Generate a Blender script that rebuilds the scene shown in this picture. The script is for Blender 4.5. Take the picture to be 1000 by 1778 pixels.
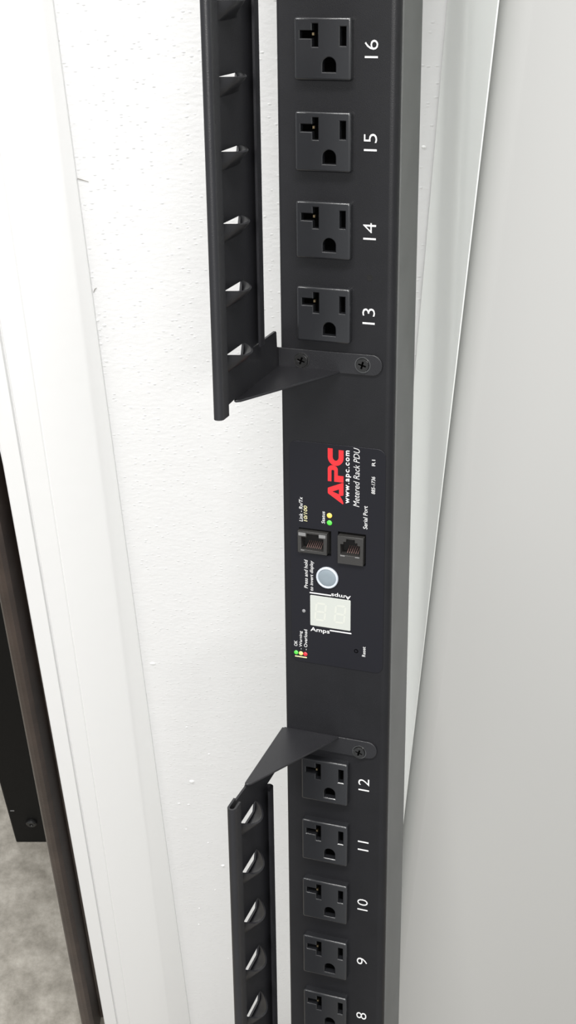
import bpy, bmesh, math, random
from mathutils import Matrix, Vector

for o in list(bpy.data.objects):
    bpy.data.objects.remove(o)
scene = bpy.context.scene
C = scene.collection
random.seed(4)

# ------------------------------------------------------------------ camera
CAM_H = 1.6
cd = bpy.data.cameras.new('camera')
cam = bpy.data.objects.new('camera', cd); C.objects.link(cam)
cd.sensor_fit = 'VERTICAL'; cd.sensor_height = 36.0
cd.lens = 2400.0 / 1778.0 * 36.0
cd.clip_start = 0.01
cam.location = (0, 0, CAM_H)
cam.rotation_euler = (math.radians(90 - 46.708), 0, 0)
scene.camera = cam

# ------------------------------------------------------------------ light
world = bpy.data.worlds.new('world'); scene.world = world
world.use_nodes = True
world.node_tree.nodes['Background'].inputs[0].default_value = (0.95, 0.98, 1.0, 1)
world.node_tree.nodes['Background'].inputs[1].default_value = 0.52

def ceiling_lamp(name, loc, sx, sy, power, rot=(0, 0, 0)):
    l = bpy.data.lights.new(name, 'AREA'); l.shape = 'RECTANGLE'; l.size = sx; l.size_y = sy
    l.energy = power; l.color = (1.0, 0.985, 0.96)
    o = bpy.data.objects.new(name, l); C.objects.link(o); o.location = loc; o.rotation_euler = rot
    return o
ceiling_lamp('ceiling_tube_light', (-0.45, 0.22, 2.75), 2.2, 0.16, 60)
ceiling_lamp('ceiling_tube_light', (-0.15, -1.5, 2.75), 1.2, 0.3, 76)
ceiling_lamp('ceiling_tube_light', (-0.7, 2.2, 2.75), 1.2, 0.3, 22)

vs = scene.view_settings
vs.view_transform = 'Standard'; vs.look = 'None'; vs.gamma = 1.0
vs.use_curve_mapping = False
vs.exposure = 0.0

# ------------------------------------------------------------------ materials
def lin(c):
    return tuple(((v / 255) / 12.92 if v / 255 <= 0.04045 else ((v / 255 + 0.055) / 1.055) ** 2.4) for v in c)

def material(name, col, rough=0.5, metal=0.0, spec=0.5, bump=None, mottled=None, emit=None, coat=0.0):
    m = bpy.data.materials.new(name); m.use_nodes = True
    nt = m.node_tree; b = nt.nodes['Principled BSDF']
    b.inputs['Base Color'].default_value = (*col, 1)
    b.inputs['Roughness'].default_value = rough
    b.inputs['Metallic'].default_value = metal
    b.inputs['Specular IOR Level'].default_value = spec
    b.inputs['Coat Weight'].default_value = coat
    tc = nt.nodes.new('ShaderNodeTexCoord')
    if mottled:
        sc, amt = mottled
        n = nt.nodes.new('ShaderNodeTexNoise'); n.inputs['Scale'].default_value = sc; n.inputs['Detail'].default_value = 6
        nt.links.new(tc.outputs['Object'], n.inputs['Vector'])
        r = nt.nodes.new('ShaderNodeMapRange')
        r.inputs['From Min'].default_value = 0.3; r.inputs['From Max'].default_value = 0.7
        r.inputs['To Min'].default_value = 1 - amt; r.inputs['To Max'].default_value = 1 + amt
        nt.links.new(n.outputs['Fac'], r.inputs['Value'])
        mx = nt.nodes.new('ShaderNodeVectorMath'); mx.operation = 'SCALE'
        mx.inputs[0].default_value = col
        nt.links.new(r.outputs[0], mx.inputs['Scale'])
        nt.links.new(mx.outputs[0], b.inputs['Base Color'])
    if bump:
        sc, st = bump
        n = nt.nodes.new('ShaderNodeTexNoise'); n.inputs['Scale'].default_value = sc; n.inputs['Detail'].default_value = 3
        nt.links.new(tc.outputs['Object'], n.inputs['Vector'])
        bp = nt.nodes.new('ShaderNodeBump'); bp.inputs['Strength'].default_value = st
        bp.inputs['Distance'].default_value = 0.001
        nt.links.new(n.outputs['Fac'], bp.inputs['Height']); nt.links.new(bp.outputs[0], b.inputs['Normal'])
    if emit:
        b.inputs['Emission Color'].default_value = (*emit[0], 1); b.inputs['Emission Strength'].default_value = emit[1]
    return m

M = {}
M['powder'] = material('black_powder_coat', (0.0085, 0.0085, 0.0100), 0.40, spec=0.33, bump=(2600, 0.10), mottled=(60, 0.12))
M['chassis'] = material('grey_chassis', (0.118, 0.121, 0.118), 0.5, bump=(2600, 0.08), mottled=(40, 0.08))  # lighter than the black face cover
M['seam'] = material('dark_seam', (0.003, 0.003, 0.003), 0.9)
M['overlay'] = material('label_film', (0.0075, 0.0075, 0.0105), 0.36, spec=0.33, bump=(3000, 0.05))
M['outlet'] = material('outlet_plastic', (0.013, 0.0135, 0.0155), 0.26, spec=0.8, bump=(1800, 0.02))
M['hole_shade'] = material('painted_hole_shade', (0.001, 0.001, 0.001), 0.95, spec=0.0)  # near-black colour stands in for the darkness inside slots and holes
M['brass'] = material('contact_metal', (0.55, 0.42, 0.25), 0.3, metal=1.0)
M['copper'] = material('contact_wire', (0.9, 0.55, 0.5), 0.35, metal=0.9)
M['bracket'] = material('bracket_paint', (0.013, 0.013, 0.015), 0.36, bump=(2200, 0.10), mottled=(50, 0.12))
M['screw'] = material('screw_steel', (0.06, 0.06, 0.06), 0.22, metal=0.8)
M['screw_rim'] = material('glint_steel_rim', (0.22, 0.22, 0.22), 0.22, metal=1.0)  # metal lightened to paint the glint round each screw
M['white_print'] = material('white_ink', (0.66, 0.66, 0.66), 0.6)
M['thin_print'] = material('grey_white_ink', (0.56, 0.56, 0.56), 0.6)
M['cream_print'] = material('cream_ink', (0.62, 0.58, 0.33), 0.6)
M['red_print'] = material('red_ink', lin((210, 36, 42)), 0.5)
M['display'] = material('display_filter', lin((172, 175, 170)), 0.35)
M['segment'] = material('display_segment', lin((180, 182, 175)), 0.35)
M['button'] = material('button_cap', lin((118, 128, 135)), 0.45)
M['ring'] = material('button_ring', lin((178, 184, 192)), 0.4)
M['led_green'] = material('green_led', lin((80, 200, 70)), 0.3)
M['led_amber'] = material('amber_led', lin((250, 205, 90)), 0.3)
M['led_yellow'] = material('yellow_led', lin((225, 215, 120)), 0.3)
M['led_red'] = material('red_led', lin((205, 45, 55)), 0.3)
M['led_grey'] = material('grey_led', lin((120, 120, 122)), 0.4)
M['jack'] = material('jack_plastic', (0.026, 0.025, 0.024), 0.45, bump=(1500, 0.1))
M['jack_block'] = material('grey_block_lit_ledge', (0.17, 0.17, 0.17), 0.4)  # grey of the light pipes; also paints the lit ledges in the jacks
M['trim'] = material('white_gloss_paint', (0.84, 0.84, 0.84), 0.42, bump=(60, 0.12))
M['brown'] = material('brown_metal', (0.045, 0.031, 0.025), 0.40, bump=(300, 0.15), mottled=(25, 0.35))
M['reveal'] = material('pale_reveal', (0.5, 0.47, 0.42), 0.6)
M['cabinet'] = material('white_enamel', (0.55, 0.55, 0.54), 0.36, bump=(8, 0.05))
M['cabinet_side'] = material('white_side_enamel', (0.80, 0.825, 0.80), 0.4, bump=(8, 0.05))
M['gap_shade_plinth'] = material('gap_shade_and_plinth_black', (0.01, 0.01, 0.012), 0.7)  # black of the plinth, and of the shade painted in the door gap
M['rack'] = material('black_steel', (0.003, 0.003, 0.003), 0.5, spec=0.15, bump=(900, 0.1))
M['chip'] = material('plaster_lump', (0.86, 0.86, 0.86), 0.6)
M['scuff'] = material('dark_scuff', (0.30, 0.29, 0.27), 0.8)

def wall_material():
    m = material('rough_white_wall', (0.84, 0.84, 0.845), 0.55)
    nt = m.node_tree; b = nt.nodes['Principled BSDF']
    tc = nt.nodes.new('ShaderNodeTexCoord')
    n1 = nt.nodes.new('ShaderNodeTexNoise'); n1.inputs['Scale'].default_value = 260; n1.inputs['Detail'].default_value = 4
    n2 = nt.nodes.new('ShaderNodeTexVoronoi'); n2.inputs['Scale'].default_value = 230
    n3 = nt.nodes.new('ShaderNodeTexNoise'); n3.inputs['Scale'].default_value = 35; n3.inputs['Detail'].default_value = 2
    mp = nt.nodes.new('ShaderNodeMapping'); mp.inputs['Scale'].default_value = (1, 1, 1.5)
    nt.links.new(tc.outputs['Object'], mp.inputs['Vector'])
    for n in (n1, n2, n3): nt.links.new(mp.outputs[0], n.inputs['Vector'])
    # isolated grains: only the core of some voronoi cells rises
    mr = nt.nodes.new('ShaderNodeMapRange')
    mr.inputs['From Min'].default_value = 0.28; mr.inputs['From Max'].default_value = 0.0
    mr.inputs['To Min'].default_value = 0.0; mr.inputs['To Max'].default_value = 1.0
    nt.links.new(n2.outputs['Distance'], mr.inputs['Value'])
    sep = nt.nodes.new('ShaderNodeSeparateColor'); nt.links.new(n2.outputs['Color'], sep.inputs[0])
    gt = nt.nodes.new('ShaderNodeMath'); gt.operation = 'GREATER_THAN'; gt.inputs[1].default_value = 0.52
    nt.links.new(sep.outputs[0], gt.inputs[0])
    mu = nt.nodes.new('ShaderNodeMath'); mu.operation = 'MULTIPLY'
    nt.links.new(mr.outputs[0], mu.inputs[0]); nt.links.new(gt.outputs[0], mu.inputs[1])
    a1 = nt.nodes.new('ShaderNodeMath'); a1.operation = 'MULTIPLY_ADD'; a1.inputs[1].default_value = 0.7
    nt.links.new(n1.outputs['Fac'], a1.inputs[0]); nt.links.new(mu.outputs[0], a1.inputs[2])
    a2 = nt.nodes.new('ShaderNodeMath'); a2.operation = 'MULTIPLY_ADD'; a2.inputs[1].default_value = 0.8
    nt.links.new(n3.outputs['Fac'], a2.inputs[0]); nt.links.new(a1.outputs[0], a2.inputs[2])
    bp = nt.nodes.new('ShaderNodeBump'); bp.inputs['Strength'].default_value = 0.30; bp.inputs['Distance'].default_value = 0.0009
    nt.links.new(a2.outputs[0], bp.inputs['Height']); nt.links.new(bp.outputs[0], b.inputs['Normal'])
    return m
M['wall'] = wall_material()

def floor_material():
    m = material('worn_concrete', (0.3, 0.28, 0.25), 0.55)
    nt = m.node_tree; b = nt.nodes['Principled BSDF']
    tc = nt.nodes.new('ShaderNodeTexCoord')
    n = nt.nodes.new('ShaderNodeTexNoise'); n.inputs['Scale'].default_value = 30; n.inputs['Detail'].default_value = 12; n.inputs['Roughness'].default_value = 0.72
    nt.links.new(tc.outputs['Object'], n.inputs['Vector'])
    cr = nt.nodes.new('ShaderNodeValToRGB')
    e = cr.color_ramp.elements
    e[0].position = 0.28; e[0].color = (0.13, 0.118, 0.095, 1)
    e[1].position = 0.76; e[1].color = (0.42, 0.395, 0.35, 1)
    k = cr.color_ramp.elements.new(0.5); k.color = (0.255, 0.236, 0.203, 1)
    nt.links.new(n.outputs['Fac'], cr.inputs[0]); nt.links.new(cr.outputs[0], b.inputs['Base Color'])
    bp = nt.nodes.new('ShaderNodeBump'); bp.inputs['Strength'].default_value = 0.2; bp.inputs['Distance'].default_value = 0.002
    nt.links.new(n.outputs['Fac'], bp.inputs['Height']); nt.links.new(bp.outputs[0], b.inputs['Normal'])
    return m
M['floor'] = floor_material()

# ------------------------------------------------------------------ helpers
def link(name, mesh, mat, parent=None, loc=(0, 0, 0)):
    o = bpy.data.objects.new(name, mesh); C.objects.link(o)
    if mat is not None and len(mesh.materials) == 0: mesh.materials.append(M[mat])
    o.parent = parent; o.location = loc
    return o

def tag(o, label=None, cat=None, group=None, kind=None):
    if label: o['label'] = label
    if cat: o['category'] = cat
    if group: o['group'] = group
    if kind: o['kind'] = kind
    return o

def smooth(mesh, angle=40):
    for p in mesh.polygons: p.use_smooth = True
    mesh.set_sharp_from_angle(angle=math.radians(angle))
    return mesh

def from_data(name, v, f, sm=None):
    me = bpy.data.meshes.new(name); me.from_pydata(v, [], f); me.update()
    bm = bmesh.new(); bm.from_mesh(me); bmesh.ops.recalc_face_normals(bm, faces=bm.faces[:]); bm.to_mesh(me); bm.free()
    if sm: smooth(me, sm)
    return me

def bevel_mesh(me, w, seg=2, ang=30):
    bm = bmesh.new(); bm.from_mesh(me)
    bmesh.ops.remove_doubles(bm, verts=bm.verts[:], dist=1e-6)
    bmesh.ops.dissolve_limit(bm, angle_limit=math.radians(1), verts=bm.verts[:], edges=bm.edges[:])
    es = [e for e in bm.edges if len(e.link_faces) == 2 and e.calc_face_angle(0) > math.radians(ang)]
    res = bmesh.ops.bevel(bm, geom=es, offset=w, segments=seg, profile=0.5, affect='EDGES', clamp_overlap=True)
    new = set(res['faces'])
    for fc in bm.faces: fc.smooth = fc in new     # the flats stay flat, only the rounded edges are smooth
    bm.to_mesh(me); bm.free()
    return me

def box(name, x0, x1, y0, y1, z0, z1, bev=0, seg=2):
    v = [(x, y, z) for x in (x0, x1) for y in (y0, y1) for z in (z0, z1)]
    f = [(0, 1, 3, 2), (4, 6, 7, 5), (0, 4, 5, 1), (2, 3, 7, 6), (0, 2, 6, 4), (1, 5, 7, 3)]
    me = from_data(name, v, f)
    if bev: bevel_mesh(me, bev, seg)
    return me

def curve_to_mesh(cu, name):
    o = bpy.data.objects.new('tmp', cu); C.objects.link(o)
    bpy.context.view_layer.update()
    dg = bpy.context.evaluated_depsgraph_get()
    me = bpy.data.meshes.new_from_object(o.evaluated_get(dg)); me.name = name
    bpy.data.objects.remove(o); bpy.data.curves.remove(cu)
    return me

MM = 0.001
def prism(name, loops, w0, w1, plane='XZ', bev=0, seg=2, unit=MM):
    """outline (first loop) with holes (other loops) extruded from w0 to w1 along the plane's normal; in millimetres"""
    cu = bpy.data.curves.new('c', 'CURVE'); cu.dimensions = '2D'; cu.fill_mode = 'BOTH'
    k = 100.0  # built large so that curve filling keeps its precision
    for lp in loops:
        s = cu.splines.new('POLY'); s.points.add(len(lp) - 1); s.use_cyclic_u = True
        for i, (a, b) in enumerate(lp): s.points[i].co = (a * unit * k, b * unit * k, 0, 1)
    cu.extrude = abs(w1 - w0) / 2 * unit * k
    me = curve_to_mesh(cu, name)
    mid = (w0 + w1) / 2 * unit
    for v in me.vertices:
        a, b, w = v.co / k
        if plane == 'XZ': v.co = (a, -w + mid, b)
        elif plane == 'YZ': v.co = (w + mid, a, b)
        else: v.co = (a, b, w + mid)
    bm = bmesh.new(); bm.from_mesh(me)
    bmesh.ops.remove_doubles(bm, verts=bm.verts[:], dist=1e-6)
    bmesh.ops.recalc_face_normals(bm, faces=bm.faces[:])
    bm.to_mesh(me); bm.free()
    me.materials.clear()
    if bev: bevel_mesh(me, bev * unit, seg)
    else: smooth(me, 35)
    return me

def rrect(x0, x1, z0, z1, r, n=5, corners=(1, 1, 1, 1)):
    """counter-clockwise rounded rectangle; corners: x1z1, x0z1, x0z0, x1z0"""
    out = []
    for (cx, cz, a0, on) in ((x1 - r, z1 - r, 0, corners[0]), (x0 + r, z1 - r, 90, corners[1]),
                             (x0 + r, z0 + r, 180, corners[2]), (x1 - r, z0 + r, 270, corners[3])):
        if on:
            for i in range(n + 1):
                a = math.radians(a0 + 90 * i / n); out.append((cx + r * math.cos(a), cz + r * math.sin(a)))
        else:
            out.append((x1 if a0 in (0, 270) else x0, z1 if a0 in (0, 90) else z0))
    return out

def circle(cx, cz, r, n=28):
    return [(cx + r * math.cos(2 * math.pi * i / n), cz + r * math.sin(2 * math.pi * i / n)) for i in range(n)]

def lathe(name, prof, n=28, axis='Y'):
    """prof: list of (r, h) in mm; revolved about -Y (h grows towards the viewer)"""
    v, f = [], []
    for r, h in prof:
        for i in range(n):
            a = 2 * math.pi * i / n
            v.append((r * math.cos(a) * MM, -h * MM, r * math.sin(a) * MM))
    for j in range(len(prof) - 1):
        for i in range(n):
            f.append((j * n + i, j * n + (i + 1) % n, (j + 1) * n + (i + 1) % n, (j + 1) * n + i))
    f.append(tuple((len(prof) - 1) * n + i for i in range(n)))
    return from_data(name, v, f, 35)

def text_mesh(name, s, x0, x1, z0, z1, y, turn='up', thick=0.0, shear=0.0, space=1.0):
    """flat print fitted into the box x0..x1, z0..z1 (mm) on the face plane y; turn: which way it reads"""
    cu = bpy.data.curves.new('t', 'FONT'); cu.body = s; cu.size = 1; cu.offset = thick; cu.shear = shear
    cu.resolution_u = 3; cu.space_character = space
    me = curve_to_mesh(cu, name)
    us = [v.co.x for v in me.vertices]; vs_ = [v.co.y for v in me.vertices]
    a0, a1, b0, b1 = min(us), max(us), min(vs_), max(vs_)
    for v in me.vertices:
        u = (v.co.x - a0) / (a1 - a0); w = (v.co.y - b0) / (b1 - b0)
        if turn == 'up': X, Z = x1 - (x1 - x0) * w, z0 + (z1 - z0) * u
        elif turn == 'right': X, Z = x0 + (x1 - x0) * u, z0 + (z1 - z0) * w
        else: X, Z = x1 - (x1 - x0) * u, z1 - (z1 - z0) * w
        v.co = (X * MM, y * MM, Z * MM)
    me.materials.clear()
    return me

# ------------------------------------------------------------------ the setting
WALL_Y = 0.655
floor = link('floor', box('floor', -2.6, 2.0, -1.6, 3.2, -0.08, 0.0), 'floor'); tag(floor, 'worn grey beige concrete floor', kind='structure')
wall = link('wall_back', box('wall_back', -0.19, 1.6, WALL_Y, WALL_Y + 0.11, 0.0, 2.75), 'wall')
tag(wall, 'rough white painted wall behind the black power strip', kind='structure')

def zc_(zrel): return CAM_H + zrel
# paint lumps standing on the wall
def lump(name, x, z, rx, rz, h, seed):
    rnd = random.Random(seed); v = []; f = []; n = 10
    for j, (rr, hh) in enumerate(((1.0, 0.0), (0.82, 0.6), (0.45, 0.95))):
        for i in range(n):
            a = 2 * math.pi * i / n; k = rr * rnd.uniform(0.8, 1.15)
            v.append((rx * k * math.cos(a), -h * hh * rnd.uniform(0.8, 1.1), rz * k * math.sin(a)))
    v.append((0, -h, 0))
    for j in range(2):
        for i in range(n): f.append((j * n + i, j * n + (i + 1) % n, (j + 1) * n + (i + 1) % n, (j + 1) * n + i))
    for i in range(n): f.append((2 * n + i, 2 * n + (i + 1) % n, 3 * n))
    o = link(name, from_data(name, v, f, 60), 'chip', wall, (x, WALL_Y, z)); return o
LUMPS = [(-0.0838, -1.0378, 2.2, 2.6, 1.6), (-0.0617, -1.1845, 2.0, 2.2, 1.5), (-0.1058, -0.868, 2.6, 1.6, 1.0),
         (-0.0969, -1.0736, 1.2, 1.2, 0.8), (-0.0885, -1.0755, 1.3, 0.9, 0.7), (-0.0881, -1.2693, 0.9, 1.1, 0.8),
         (-0.0903, -1.3034, 0.9, 1.1, 0.8), (-0.1152, -0.5268, 1.6, 1.2, 0.9), (-0.111, -0.5305, 1.3, 0.9, 0.8),
         (-0.1145, -0.545, 1.2, 0.9, 0.7), (-0.1125, -0.559, 1.0, 0.8, 0.6), (-0.093, -1.118, 1.0, 0.8, 0.6),
         (-0.074, -1.142, 0.9, 0.9, 0.6), (-0.071, -1.232, 0.8, 0.9, 0.6), (-0.063, -1.38, 0.9, 1.0, 0.6),
         (0.0732, -0.408, 1.3, 0.9, 0.8), (-0.084, -0.955, 1.0, 0.8, 0.6), (-0.067, -0.995, 1.1, 0.8, 0.6)]
for i, (x, z, rx, rz, h) in enumerate(LUMPS):
    lump('paint_lump', x, zc_(z), rx * MM, rz * MM, h * 0.6 * MM, i)
# hairline scuffs in the paint
def scuff(pts, w):
    v, f = [], []
    for i, (x, z) in enumerate(pts):
        a = Vector(pts[max(i - 1, 0)]); b = Vector(pts[min(i + 1, len(pts) - 1)]); d = (b - a).normalized()
        k = w * (0.4 if i in (0, len(pts) - 1) else 1)
        for s in (-1, 1):
            for dep in (0.0002, -0.0003):
                v.append((x - d.y * k * s, WALL_Y + dep, zc_(z) + d.x * k * s))
    for i in range(len(pts) - 1):
        a, b = i * 4, i * 4 + 4
        f += [(a + 1, a + 3, b + 3, b + 1), (a, a + 1, b + 1, b), (a + 3, a + 2, b + 2, b + 3)]
    link('paint_scuff', from_data('paint_scuff', v, f), 'scuff', wall)
scuff([(-0.1177, -0.4245), (-0.1163, -0.4275), (-0.1140, -0.4283), (-0.1100, -0.4296)], 0.0003)
scuff([(-0.1187, -0.3535), (-0.1178, -0.350), (-0.1160, -0.3463)], 0.0003)
scuff([(-0.1150, -0.5060), (-0.1140, -0.5035), (-0.1128, -0.5025)], 0.0003)

# door casing: a moulded white board, slightly out of plumb, profile runs from the jamb to the wall
def casing(name, sections, mat, label):
    """sections: list of (z, profile), top to bottom"""
    n = len(sections[0][1]); v = []; f = []
    for z, pr in sections: v += [(x, y, z) for x, y in pr]
    for k in range(len(sections) - 1):
        f += [(k * n + i, k * n + (i + 1) % n, (k + 1) * n + (i + 1) % n, (k + 1) * n + i) for i in range(n)]
    f += [tuple(range(n)), tuple(range(len(v) - 1, len(v) - n - 1, -1))]
    o = link(name, from_data(name, v, f, 25), mat); tag(o, label, kind='structure'); return o
def casing_profile(xo, x1, x2, xb, xw):
    yF = WALL_Y - 0.007
    g = 0.0011
    return [(xw, WALL_Y + 0.0), (xw - 0.0004, WALL_Y - 0.002), (xb + 0.002, yF + 0.0007), (xb, yF), (x2 + 0.0008, yF), (x2, yF + 0.0004), (x2 - 0.0008, yF),
            (x1 + g, yF), (x1 + 0.0003, yF + 0.0022), (x1 - 0.0003, yF + 0.0022), (x1 - g, yF - 0.0004), (xo + 0.001, yF - 0.0004), (xo, yF + 0.0006), (xo, WALL_Y + 0.0)]
# columns: outer edge, groove, fine groove, start of the bevel, edge on the wall
def lerp(a, b, z, za, zb): return a + (b - a) * (z - za) / (zb - za)
def edges(zrel):
    return (lerp(-0.1885, -0.2070, zrel, -0.66, -1.55), lerp(-0.1730, -0.1914, zrel, -0.55, -1.503),
            lerp(-0.1570, -0.1773, zrel, -0.55, -1.503), lerp(-0.1275, -0.1345, zrel, -0.8, -1.503), lerp(-0.1162, -0.1108, zrel, -0.325, -1.5456))
casing('trim_1', [(2.75, casing_profile(*edges(-0.25))), (zc_(-0.25), casing_profile(*edges(-0.25))), (0.0, casing_profile(*edges(-1.6)))], 'trim',
       'white moulded door casing board left of the rough wall')
# brown metal jamb edge with a rounded nose
def jamb_profile(xr, xl):
    w = xr - xl; y = WALL_Y - 0.002
    return [(xr, y + 0.045), (xr, y + 0.034), (xr - 0.34 * w, y + 0.033), (xr - 0.40 * w, y + 0.004), (xr - 0.55 * w, y + 0.0005), (xr - 0.72 * w, y),
            (xr - 0.88 * w, y + 0.0012), (xr - 0.97 * w, y + 0.004), (xl, y + 0.008), (xl, y + 0.045)]
JR = lambda z: lerp(-0.1933, -0.2125, z, -0.6575, -1.5456) + 0.001
JL = lambda z: lerp(-0.2147, -0.2366, z, -0.7939, -1.5574)
casing('trim_2', [(2.75, jamb_profile(JR(-0.25), JL(-0.25))), (zc_(-0.25), jamb_profile(JR(-0.25), JL(-0.25))), (0.0, jamb_profile(JR(-1.6), JL(-1.6)))], 'brown',
       'dark brown metal door jamb edge beside the white casing')
def strip_profile(z):
    x = JL(z); return [(x, WALL_Y + 0.008), (x, WALL_Y + 0.04), (x - 0.0012, WALL_Y + 0.04), (x - 0.0012, WALL_Y + 0.008)]
casing('trim_3', [(2.75, strip_profile(-0.25)), (zc_(-0.25), strip_profile(-0.25)), (0.0, strip_profile(-1.6))], 'reveal',
       'thin pale strip along the brown jamb edge')

# ------------------------------------------------------------------ white cabinet on the right
XS = 0.0790
def cabinet():
    t = bpy.data.objects.new('white_cabinet', None); C.objects.link(t); t.location = (XS + 0.33, 0.55, 0)
    tag(t, 'smooth white enamel cabinet with a recessed door right of the power strip', 'cabinet')
    def part(n, me, mat, par=t, label=None):
        o = link(n, me, mat, par); me.transform(Matrix.Translation(-t.location))
        if label: o['label'] = label
        return o
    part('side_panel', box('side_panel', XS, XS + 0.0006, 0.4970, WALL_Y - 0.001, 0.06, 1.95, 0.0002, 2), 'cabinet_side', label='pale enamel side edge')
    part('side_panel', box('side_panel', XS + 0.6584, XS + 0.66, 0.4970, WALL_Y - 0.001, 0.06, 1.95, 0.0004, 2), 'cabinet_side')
    part('top_panel', box('top_panel', XS + 0.0016, XS + 0.6584, 0.4970, WALL_Y - 0.001, 1.94, 1.95), 'cabinet')
    part('gap_filler', box('gap_filler', XS + 0.0018, XS + 0.6582, 0.545, WALL_Y - 0.001, 0.06, 1.94), 'gap_shade_plinth')  # near-black filler paints the shade in the gap beside the door
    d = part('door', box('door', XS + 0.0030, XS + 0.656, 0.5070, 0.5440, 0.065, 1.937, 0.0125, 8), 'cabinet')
    part('door_handle', box('door_handle', XS + 0.60, XS + 0.62, 0.475, 0.5070, 1.0, 1.35, 0.006), 'cabinet', d)
    part('plinth', box('plinth', XS + 0.02, XS + 0.64, 0.53, WALL_Y - 0.01, 0.0, 0.06), 'gap_shade_plinth')
cabinet()

# ------------------------------------------------------------------ black steel cabinet beyond the doorway
def back_rack():
    x0, x1, y0, y1 = -0.3530, -0.02, 0.918, 1.30
    t = bpy.data.objects.new('steel_rack', None); C.objects.link(t); t.location = ((x0 + x1) / 2, (y0 + y1) / 2, 0)
    tag(t, 'black steel rack standing on the concrete floor beyond the doorway', 'rack')
    def part(n, me, mat, par=t):
        o = link(n, me, mat, par); me.transform(Matrix.Translation(-t.location)); return o
    for xa, xb in ((x0, x0 + 0.075), (x1 - 0.075, x1)):
        for ya, yb in ((y0, y0 + 0.04), (y1 - 0.04, y1)):
            p = part('upright', box('upright', xa, xb, ya, yb, 0.0, 1.25, 0.002), 'rack')
            if ya == y0:
                n = lathe('bolt', [(7, 0), (7, 2.5), (5.5, 4), (2.5, 4), (2, 2.5)], 12)
                b = link('bolt', n, 'screw', p, ((xa + 0.027) - t.location.x, y0 - t.location.y, 0.05))
                link('weld_line', box('weld_line', xa + 0.004 - t.location.x, xa + 0.009 - t.location.x, y0 - 0.0006 - t.location.y, y0 + 0.001 - t.location.y, 0.0775, 0.0790), 'jack_block', p)
    for z in (0.35, 0.75, 1.2):
        part('shelf', box('shelf', x0 + 0.005, x1 - 0.005, y0 + 0.004, y1 - 0.004, z, z + 0.03, 0.002), 'rack')
    part('side_panel', box('side_panel', x0 + 0.075, x1 - 0.075, y0 + 0.002, y0 + 0.012, 0.03, 1.2), 'rack')
back_rack()

# ------------------------------------------------------------------ the power strip (local millimetres: X across, Y into, Z up)
ZB, ZT = -1288.0, 246.0
R3 = Matrix(((0.9427274012582432, 0.3333458578655724, -0.012065900743224816),
             (-0.29929417669452385, 0.8612893748355384, 0.41061369752134985),
             (0.1472686073595687, -0.3834855301563189, 0.9117295681544503)))
O3 = Vector((0.02261683310609749, 0.507788182213484, -0.4047185210860544 + CAM_H))
strip = bpy.data.objects.new('power_strip', None); C.objects.link(strip)
strip.matrix_world = Matrix.Translation(O3 + R3 @ Vector((0, 0, ZB * MM))) @ R3.to_4x4()
tag(strip, 'long black metered power strip with numbered outlets leaning against the white wall', 'power strip')
LIFT = (0, 0, -ZB * MM)
def part(name, mesh, mat, parent=None, label=None):
    o = link(name, mesh, mat, parent or strip, LIFT if parent is None else (0, 0, 0))
    if label: o['label'] = label
    return o

# face cover: flat front with two jack openings, rounded right corner running back to the seam
JACKS = ((-19.4, -2.6, -123.9, -110.3), (1.0, 15.3, -126.8, -109.8))
def face_cover():
    xs = sorted([-26.6, -19.4, -2.6, 1.0, 15.3, 24.2]); zs = sorted([ZB, -126.8, -123.9, -110.3, -109.8, ZT])
    v, f = [], []
    def quad(a, b, c, d):
        n = len(v); v.extend([tuple(q * MM for q in p) for p in (a, b, c, d)]); f.append((n, n + 1, n + 2, n + 3))
    for i in range(len(xs) - 1):
        for j in range(len(zs) - 1):
            cx, cz = (xs[i] + xs[i + 1]) / 2, (zs[j] + zs[j + 1]) / 2
            if any(a < cx < b and c < cz < d for a, b, c, d in JACKS): continue
            quad((xs[i], 0, zs[j]), (xs[i + 1], 0, zs[j]), (xs[i + 1], 0, zs[j + 1]), (xs[i], 0, zs[j + 1]))
    for a, b, c, d in JACKS:
        for (p, q) in (((a, c), (b, c)), ((b, c), (b, d)), ((b, d), (a, d)), ((a, d), (a, c))):
            quad((p[0], 0, p[1]), (q[0], 0, q[1]), (q[0], 1.5, q[1]), (p[0], 1.5, p[1]))
    prof = [(24.2, 0)] + [(24.2 + 3.8 * math.sin(math.radians(a)), 3.8 - 3.8 * math.cos(math.radians(a))) for a in range(10, 91, 10)] + [(28.0, 4.0), (27.0, 4.0)]
    left = [(-26.6, 0)] + [(-26.6 - 1.4 * math.sin(math.radians(a)), 1.4 - 1.4 * math.cos(math.radians(a))) for a in range(15, 91, 15)] + [(-28.0, 4.0), (-27.0, 4.0)]
    for pr in (prof, left):
        for (x0, y0), (x1, y1) in zip(pr[:-1], pr[1:]):
            quad((x0, y0, ZB), (x1, y1, ZB), (x1, y1, ZT), (x0, y0, ZT))
    for z in (ZB, ZT):
        n = len(v); lp = prof[:-1] + list(reversed(left[:-1])); v.extend([(x * MM, y * MM, z * MM) for x, y in lp]); f.append(tuple(range(n, n + len(lp))))
    me = bpy.data.meshes.new('face_cover'); me.from_pydata(v, [], f); me.update()
    bm = bmesh.new(); bm.from_mesh(me); bmesh.ops.remove_doubles(bm, verts=bm.verts[:], dist=1e-6)
    bmesh.ops.recalc_face_normals(bm, faces=bm.faces[:]); bm.to_mesh(me); bm.free(); smooth(me, 30)
    return me
part('face_cover', face_cover(), 'powder')
part('chassis', box('chassis', -0.0279, 0.0279, 0.0064, 0.0388, ZB * MM, ZT * MM, 0.0006, 2), 'chassis', label='grey side of the housing')
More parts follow.
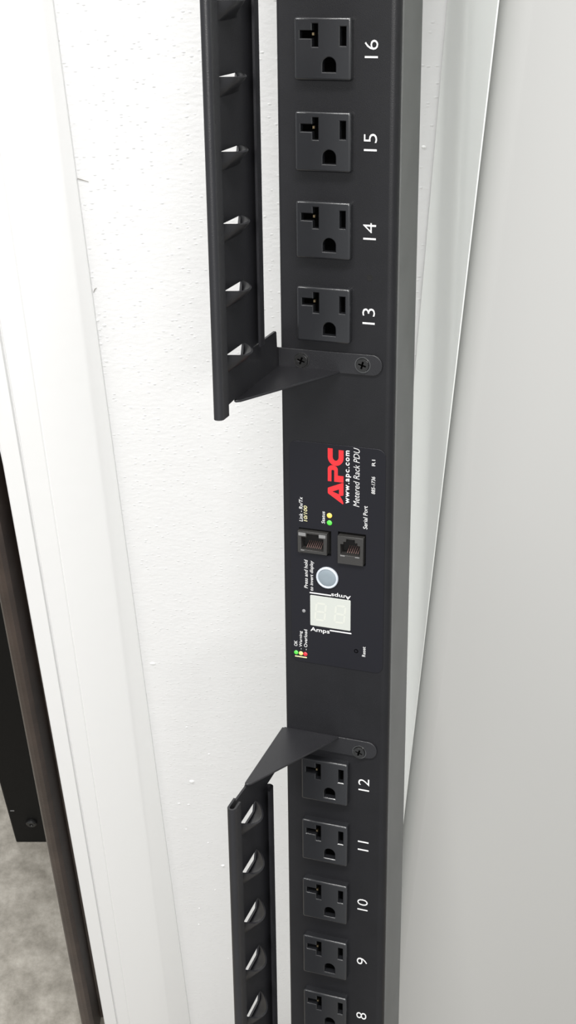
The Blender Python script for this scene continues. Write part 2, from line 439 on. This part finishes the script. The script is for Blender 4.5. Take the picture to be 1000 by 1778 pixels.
part('seam', prism('seam', [rrect(-26.6, 26.6, ZB + 1, ZT - 1, 0.2, 1)], 3.9, 6.5), 'seam')

# overlay label with jack openings
overlay = part('label_panel', prism('label_panel', [rrect(-24.2, 24.9, -186.0, -64.4, 4.2, 6)] +
               [[(a, c), (a, d), (b, d), (b, c)] for a, b, c, d in JACKS], -0.40, -0.01, bev=0.16, seg=2), 'overlay')
YP = -0.45

def print_text(s, x0, x1, z0, z1, turn='up', mat='thin_print', thick=0.008, shear=0.0, parent=None, y=YP, name='printed_text', space=1.0):
    return part(name, text_mesh(name, s, x0, x1, z0, z1, y, turn, thick, shear, space), mat, parent if parent else overlay)
print_text('www.apc.com', 4.9, 7.6, -94.3, -66.7, mat='white_print', thick=0.02, space=1.22)
print_text('Metered Rack PDU', 8.8, 11.9, -95.4, -64.9, shear=0.22, thick=-0.002)
print_text('885-1736', 17.9, 19.8, -87.7, -78.7, shear=0.15)
print_text('R1', 18.0, 19.7, -73.2, -70.0)
print_text('Serial Port', 13.9, 16.1, -106.7, -94.4, shear=0.12)
print_text('Status', -7.6, -5.8, -106.5, -100.0, shear=0.12)
print_text('Link - Rx/Tx', -19.3, -17.4, -106.8, -93.7, shear=0.12)
print_text('10/100', -16.9, -15.0, -106.5, -98.1, mat='cream_print', shear=0.12)
print_text('Press and hold', -16.9, -15.0, -143.3, -127.5, shear=0.15)
print_text('to invert display', -13.9, -11.6, -144.3, -127.6, shear=0.15)
print_text('Amps', -2.5, 7.8, -146.4, -143.6, turn='down', mat='white_print')
print_text('Amps', -13.7, -3.4, -168.0, -165.0, turn='right', mat='white_print')
print_text('OK', -22.7, -20.9, -177.4, -174.2)
print_text('- Warning', -19.9, -17.9, -178.9, -168.3)
print_text('- Overload', -17.3, -15.5, -178.9, -167.0)
print_text('Reset', 14.0, 15.8, -177.5, -171.8)
for x0, x1, z0, z1 in ((-14.0, -2.6, -145.85, -145.2), (-3.3, 8.2, -165.75, -165.1)):
    part('printed_line', prism('printed_line', [rrect(x0, x1, z0, z1, 0.1, 1)], YP, YP + 0.1), 'white_print', overlay)
part('printed_line', prism('printed_line', [rrect(-22.3, -15.8, -183.6, -183.0, 0.1, 1)], YP, YP + 0.1), 'cream_print', overlay)

# red logo letters (u along the reading direction, v up the letter) drawn from the outlines on the label
def logo(name, loops):
    def mp(lp): return [((330 - v) * 0.0 + 3.75 - v * 7.95 / 240.0, -95.0 + u * 28.6 / 865.0) for u, v in lp]
    me = prism(name, [mp(l) for l in loops], YP - 0.02, YP + 0.1)
    part(name, me, 'red_print', overlay)
logo('logo_letter', [[(0, 8), (12, 0), (60, 12), (128, 55), (140, 6), (150, 0), (338, 0), (338, 20), (240, 238), (228, 242), (165, 242), (148, 236)],
                     [(152, 68), (232, 68), (186, 172)]])
arcP = [(540 + 62 * math.sin(math.radians(a)), 165 + 77 * math.cos(math.radians(a))) for a in range(0, 181, 15)]
logo('logo_letter', [[(346, 0), (446, 0), (446, 88)] + list(reversed(arcP[:])) + [(346, 242), (346, 186), (520, 186), (528, 178), (528, 150), (520, 142), (346, 142)]])
outC = [(728 - 130 * math.sin(math.radians(a)), 121 + 121 * math.cos(math.radians(a))) for a in range(0, 181, 12)]
inC = [(735 - 58 * math.sin(math.radians(a)), 121 + 46 * math.cos(math.radians(a))) for a in range(0, 181, 12)]
logo('logo_letter', [[(862, 242)] + outC + [(848, 0), (848, 75)] + list(reversed(inC)) + [(862, 167)]])

# status lights
def light(x, z, r, mat, label):
    o = part('indicator_light', lathe('indicator_light', [(r, 0.0), (r, 0.25), (r * 0.8, 0.5), (r * 0.4, 0.62)], 16), mat, overlay, label)
    o.location = (x * MM, -0.37 * MM, z * MM)
light(-3.4, -101.8, 1.35, 'led_amber', 'amber status light')
light(-3.4, -105.7, 1.35, 'led_green', 'green status light')
light(-21.6, -181.1, 1.15, 'led_green', 'green light')
light(-19.0, -181.2, 1.15, 'led_yellow', 'pale yellow light')
light(-16.6, -181.3, 1.15, 'led_red', 'red light')
light(-17.2, -156.4, 0.95, 'led_grey', 'unlit grey light')
# reset pin hole
o = part('reset_hole', lathe('reset_hole', [(1.15, 0.0), (1.15, 0.08), (0.8, 0.08), (0.78, 0.03)], 16), 'hole_shade', overlay); o.location = (10.8 * MM, -0.37 * MM, -175 * MM)

# push button
ring = part('button', lathe('button', [(5.8, 0), (5.8, 0.9), (5.5, 1.25), (4.9, 1.25), (4.65, 0.95), (4.6, 0.5)], 40), 'ring', overlay, 'round grey push button')
ring.location = (-4.5 * MM, -0.3 * MM, -135.7 * MM)
part('button_cap', lathe('button_cap', [(4.62, 0.4), (4.62, 0.9), (4.3, 1.05), (2, 1.15)], 36), 'button', ring)

# display window with two seven-segment digits
disp = part('display', prism('display', [rrect(-13.75, 7.75, -163.95, -146.75, 0.5, 3)], -0.65, -0.1, bev=0.12), 'display', overlay, 'pale grey unlit display window')
def digit(cx, cz, w, h):
    t = 1.0; s = 0.09
    def seg(x0, z0, x1, z1):
        if x0 == x1: lp = [(x0, z0 + 0.3), (x0 + t / 2, z0 + 0.7), (x0 + t / 2, z1 - 0.7), (x0, z1 - 0.3), (x0 - t / 2, z1 - 0.7), (x0 - t / 2, z0 + 0.7)]
        else: lp = [(x0 + 0.3, z0), (x0 + 0.7, z0 - t / 2), (x1 - 0.7, z0 - t / 2), (x1 - 0.3, z0), (x1 - 0.7, z0 + t / 2), (x0 + 0.7, z0 + t / 2)]
        lp = [(x + (z - cz) * s, z) for x, z in lp]
        part('display_segment', prism('display_segment', [lp], -0.69, -0.6), 'segment', disp)
    l, r, b, m_, tp = cx - w / 2, cx + w / 2, cz - h / 2, cz, cz + h / 2
    for a in ((l, b, r, b), (l, m_, r, m_), (l, tp, r, tp), (l, b, l, m_), (l, m_, l, tp), (r, b, r, m_), (r, m_, r, tp)): seg(*a)
digit(-8.2, -155.6, 5.0, 9.4); digit(2.2, -155.4, 5.0, 9.4)

# network jack and serial jack: keyed openings, contact wires inside
def jack(name, frame, hole, depth, label, pins, px0, px1, pz0, pz1, blocks):
    x0, x1, z0, z1 = frame
    j = part(name, prism(name, [[(x0, z0), (x1, z0), (x1, z1), (x0, z1)], list(reversed(hole))], -2.3, depth, bev=0.18, seg=1), 'jack', None, label)
    part('jack_back', prism('jack_back', [[(x0, z0), (x1, z0), (x1, z1), (x0, z1)]], depth - 0.3, depth + 0.5), 'hole_shade', j)
    for i in range(pins):
        x = px0 + (px1 - px0) * i / (pins - 1)
        w = 0.11; v = []; path = [(-0.6, pz0), (0.4, pz0 + 0.5), (depth - 1.5, pz1)]
        for yy, zz in path:
            v += [((x - w) * MM, yy * MM, (zz - w) * MM), ((x + w) * MM, yy * MM, (zz - w) * MM), ((x + w) * MM, yy * MM, (zz + w) * MM), ((x - w) * MM, yy * MM, (zz + w) * MM)]
        f = []
        for k in range(len(path) - 1):
            for q in range(4): f.append((k * 4 + q, k * 4 + (q + 1) % 4, k * 4 + 4 + (q + 1) % 4, k * 4 + 4 + q))
        f += [(0, 1, 2, 3), (8, 9, 10, 11)]
        part('contact_wire', from_data('contact_wire', v, f), 'copper', j)
    for a, b, c, d in blocks:
        part('light_pipe_lit_ledge', prism('light_pipe_lit_ledge', [rrect(a, b, c, d, 0.2, 2)], -2.45, -0.5), 'jack_block', j)
    return j
jack('network_jack', (-19.6, -4.2, -122.9, -111.2),
     [(-17.7, -121.2), (-6.1, -121.2), (-6.1, -114.4), (-8.6, -114.4), (-8.6, -112.4), (-14.9, -112.4), (-14.9, -114.4), (-17.7, -114.4)],
     9.0, 'dark network socket with gold contacts', 8, -15.2, -8.0, -120.4, -117.0,
     ((-19.1, -15.3, -113.7, -112.0), (-8.4, -4.9, -113.7, -112.0), (-18.0, -16.0, -121.7, -121.3)))  # last block is a painted highlight on the lower ledge
jack('serial_jack', (1.3, 14.6, -126.2, -111.2),
     [(2.8, -121.4), (12.9, -121.4), (12.9, -115.6), (11.5, -115.6), (11.5, -114.2), (10.2, -114.2), (10.2, -112.6), (5.8, -112.6), (5.8, -114.2), (4.4, -114.2), (4.4, -115.6), (2.8, -115.6)],
     9.0, 'dark serial socket with copper contacts', 6, 6.0, 11.4, -120.4, -117.0,
     ((2.8, 5.2, -122.0, -121.5), (10.4, 12.7, -122.0, -121.5)))  # both blocks are highlights painted on the lower ledge

# outlets
PITCH = 39.1166; OX = -5.30
def zc(n): return (n - 13) * PITCH if n >= 13 else -254.768 + (n - 12) * PITCH
def rim_bevel(me, yf, lim):
    """round the outer front rim and chamfer the rims of the slots"""
    bm = bmesh.new(); bm.from_mesh(me)
    bmesh.ops.dissolve_limit(bm, angle_limit=math.radians(1), verts=bm.verts[:], edges=bm.edges[:])
    def rim(outer):
        r = []
        for e in bm.edges:
            if len(e.link_faces) != 2 or e.calc_face_angle(0) < math.radians(60): continue
            if any(abs(v.co.y - yf) > 1e-5 for v in e.verts): continue
            far = all(max(abs(v.co.x), abs(v.co.z)) > lim for v in e.verts)
            if far == outer: r.append(e)
        return r
    for fc in bm.faces: fc.smooth = False
    a = bmesh.ops.bevel(bm, geom=rim(True), offset=0.0009, segments=3, profile=0.5, affect='EDGES', clamp_overlap=False)
    for fc in a['faces']: fc.smooth = True
    bmesh.ops.bevel(bm, geom=rim(False), offset=0.00035, segments=1, profile=0.5, affect='EDGES', clamp_overlap=False)
    bm.to_mesh(me); bm.free()
def outlet_meshes():
    W, H = 25.86 / 2, 25.88 / 2
    outer = rrect(-W, W, -H, H, 1.1, 3)
    tee = [(-2.1, 0.8), (-2.1, 10.4), (-4.9, 10.4), (-4.9, 7.5), (-10.4, 7.5), (-10.4, 4.2), (-4.9, 4.2), (-4.9, 0.8)]
    slot = [(7.8, 1.3), (10.6, 1.3), (10.6, 9.2), (7.8, 9.2)]
    gnd = [(-0.2, -9.6), (6.0, -9.6), (6.0, -6.4)] + [(2.9 + 3.1 * math.cos(math.radians(a)), -6.4 + 3.1 * math.sin(math.radians(a))) for a in range(15, 180, 15)] + [(-0.2, -6.4)]
    body = prism('outlet', [outer, list(reversed(tee)), list(reversed(slot)), list(reversed(gnd))], -4.2, 0.0)
    rim_bevel(body, -0.0042, 0.0118)
    rec = prism('slot_shade_plate', [[(-11.5, -10.6), (11.5, -10.6), (11.5, 11.2), (-11.5, 11.2)]], -0.5, -0.1)  # black plate paints the shade at the bottom of the slots
    con = box('contact', -0.0051, -0.0042, -0.0028, -0.0012, 0.0055, 0.0066)
    return body, rec, con
ob, orc, oco = outlet_meshes()
for n in range(18, 0, -1):
    o = part('outlet', ob, 'outlet'); o.location = (OX * MM, 0, (zc(n) - ZB) * MM)
    part('slot_shade_plate', orc, 'hole_shade', o); part('contact', oco, 'brass', o)
    s = str(n); L = {1: 4.7, 2: 7.5}[len(s)]
    if s == '11': L = 6.0
    nm = print_text(s, 12.5, 18.5, zc(n) - L / 2, zc(n) + L / 2, mat='white_print', thick=-0.008, parent=strip, y=-0.05, name='outlet_number')
    nm.location = LIFT
# small vent screw hole near outlet 13
o = part('pin_hole', lathe('pin_hole', [(1.5, 0.0), (1.5, 0.12), (1.1, 0.12), (1.0, 0.04)], 16), 'seam'); o.location = (15.8 * MM, 0, (18.1 - ZB) * MM)

# ------------------------------------------------------------------ cord brackets
XP = -28.8
def hem_profile(yo, yi):
    """open rolled hem in (X, Y): outer bend at yo, both leaves end at yi, opens to the right"""
    s = 1 if yi > yo else -1
    r = 1.75; t = 1.1; cx = XP - 0.55 + r
    out, inn = [], []
    out.append((cx - r - t / 2, yi)); inn.append((cx - r + t / 2, yi))
    yc = yo + s * (r + t / 2)
    for a in range(180, -1, -20):
        c, si = math.cos(math.radians(a)), math.sin(math.radians(a))
        out.append((cx + (r + t / 2) * c, yc - s * (r + t / 2) * si)); inn.append((cx + (r - t / 2) * c, yc - s * (r - t / 2) * si))
    ye = yi - s * 2.0
    out.append((cx + r + t / 2, ye)); inn.append((cx + r - t / 2, ye))
    return out + list(reversed(inn))
def scoop_mesh():
    v, f = [], []; ns, nt = 14, 6
    y0, y1, H, D = -66.0, -45.0, 7.2, 8.4
    for j in range(nt + 1):
        t = j / nt
        for i in range(ns + 1):
            s = i / ns
            d = math.sin(math.pi * s ** 0.62) ** 0.75 if 0 < s < 1 else 0
            x = XP - 0.3 + D * d * (1 - t ** 1.3)
            v.append((x * MM, (y0 + (y1 - y0) * s) * MM, -H * t * MM))
    for j in range(nt):
        for i in range(ns):
            a = j * (ns + 1) + i; f.append((a, a + 1, a + ns + 2, a + ns + 1))
    me = bpy.data.meshes.new('scoop'); me.from_pydata(v, [], f); me.update()
    bm = bmesh.new(); bm.from_mesh(me)
    bmesh.ops.solidify(bm, geom=bm.faces[:], thickness=0.0009)
    bmesh.ops.recalc_face_normals(bm, faces=bm.faces[:]); bm.to_mesh(me); bm.free(); smooth(me, 45)
    return me
scoop_me = scoop_mesh()
def screw_meshes():
    cr = 1.9; w = 0.45
    cross = [(w, w), (cr, w), (cr, -w), (w, -w), (w, -cr), (-w, -cr), (-w, -w), (-cr, -w), (-cr, w), (-w, w), (-w, cr), (w, cr)]
    head = prism('screw', [circle(0, 0, 3.1), cross], -1.1, 0.0, bev=0.35, seg=2)
    rec = lathe('screw_recess', [(2.6, 0.0), (2.6, 0.25), (1.0, 0.25)], 16)
    washer = lathe('screw_rim', [(3.9, 0.0), (3.85, 0.28), (3.4, 0.30), (3.2, 0.05)], 28)
    return head, rec, washer
sc_head, sc_rec, sc_rim = screw_meshes()

def bracket(mirror, z_end, slits, screws, label):
    mz = (lambda z: -255.5 - z) if mirror else (lambda z: z)
    def loop(pts):
        l = [(a, mz(b)) for a, b in pts]
        return l if not mirror else list(reversed(l))
    ze = mz(z_end)
    web = [(-79.5, -27.6), (-57.5, -26.4), (-54, -27.9), (-0.6, -27.9), (-0.6, -18.0), (-2.6, -17.6), (-3.2, -10.3), (-4.2, -9.4), (-33.5, -9.4), (-35.2, -8.0), (-35.2, ze), (-79.5, ze)]
    holes = []
    for z in slits:
        h = [(-66.0, z), (-45.0, z), (-47.0, z - 5.8), (-64.0, z - 5.8)]
        holes.append(h)
    root = part('cord_bracket', prism('cord_bracket', [loop(web)] + holes, XP - 1.1, XP, plane='YZ', bev=0.0), 'bracket', None, label)
    za, zb = sorted((mz(-28.8), z_end)); part('front_hem', prism('front_hem', [hem_profile(-81.6, -71.5)], za, zb, plane='XY'), 'bracket', root)
    za, zb = sorted((mz(-9.0), z_end)); part('rear_hem', prism('rear_hem', [hem_profile(-26.4, -35.4)], za, zb, plane='XY'), 'bracket', root)
    # foot on the face, with the rounded right end
    f0, f1 = sorted((mz(-28.1), mz(-18.1)))
    part('foot_plate', prism('foot_plate', [rrect(XP, 22.6, f0, f1, 4.9, 7, (1, 0, 0, 1))], -1.15, -0.02, bev=0.25, seg=2), 'bracket', root)
    # triangular gusset
    g0, g1 = sorted((mz(-28.2), mz(-27.1)))
    part('gusset', prism('gusset', [[(XP - 1.0, -1.0), (XP - 1.0, -56.5), (XP + 0.2, -57.6), (XP + 2.2, -56.2), (2.0, -1.2), (1.0, -0.6)]], g0, g1, plane='XY', bev=0.25, seg=2), 'bracket', root)
    for z in slits:
        o = part('scoop', scoop_me, 'bracket', root); o.location = (0, 0, z * MM)
    for x, z in screws:
        o = part('screw', sc_head, 'screw', root); o.location = (x * MM, -1.3 * MM, z * MM)
        o2 = part('screw_recess', sc_rec, 'hole_shade', o)
        o3 = part('screw_rim', sc_rim, 'screw_rim', o)
        o3.location = (0, 0.25 * MM, 0)
        o.rotation_euler = (0, random.uniform(0.2, 0.7), 0)
    return root
bracket(False, 240.0, [226.5, 197.5, 168.4, 139.6, 110.8, 81.6, 52.3, 24.0, -4.0], [(-17.0, -23.4), (13.2, -23.1)],
        'upper black cord bracket with scooped cable slots')
bracket(True, -760.0, [-244.9, -274.7, -305.6, -336.4, -367.6, -398.6, -429.6, -460.6, -491.6, -522.6, -553.6, -584.6, -615.6, -646.6], [(-17.0, -233.9), (13.2, -234.2)],
        'lower black cord bracket with scooped cable slots')
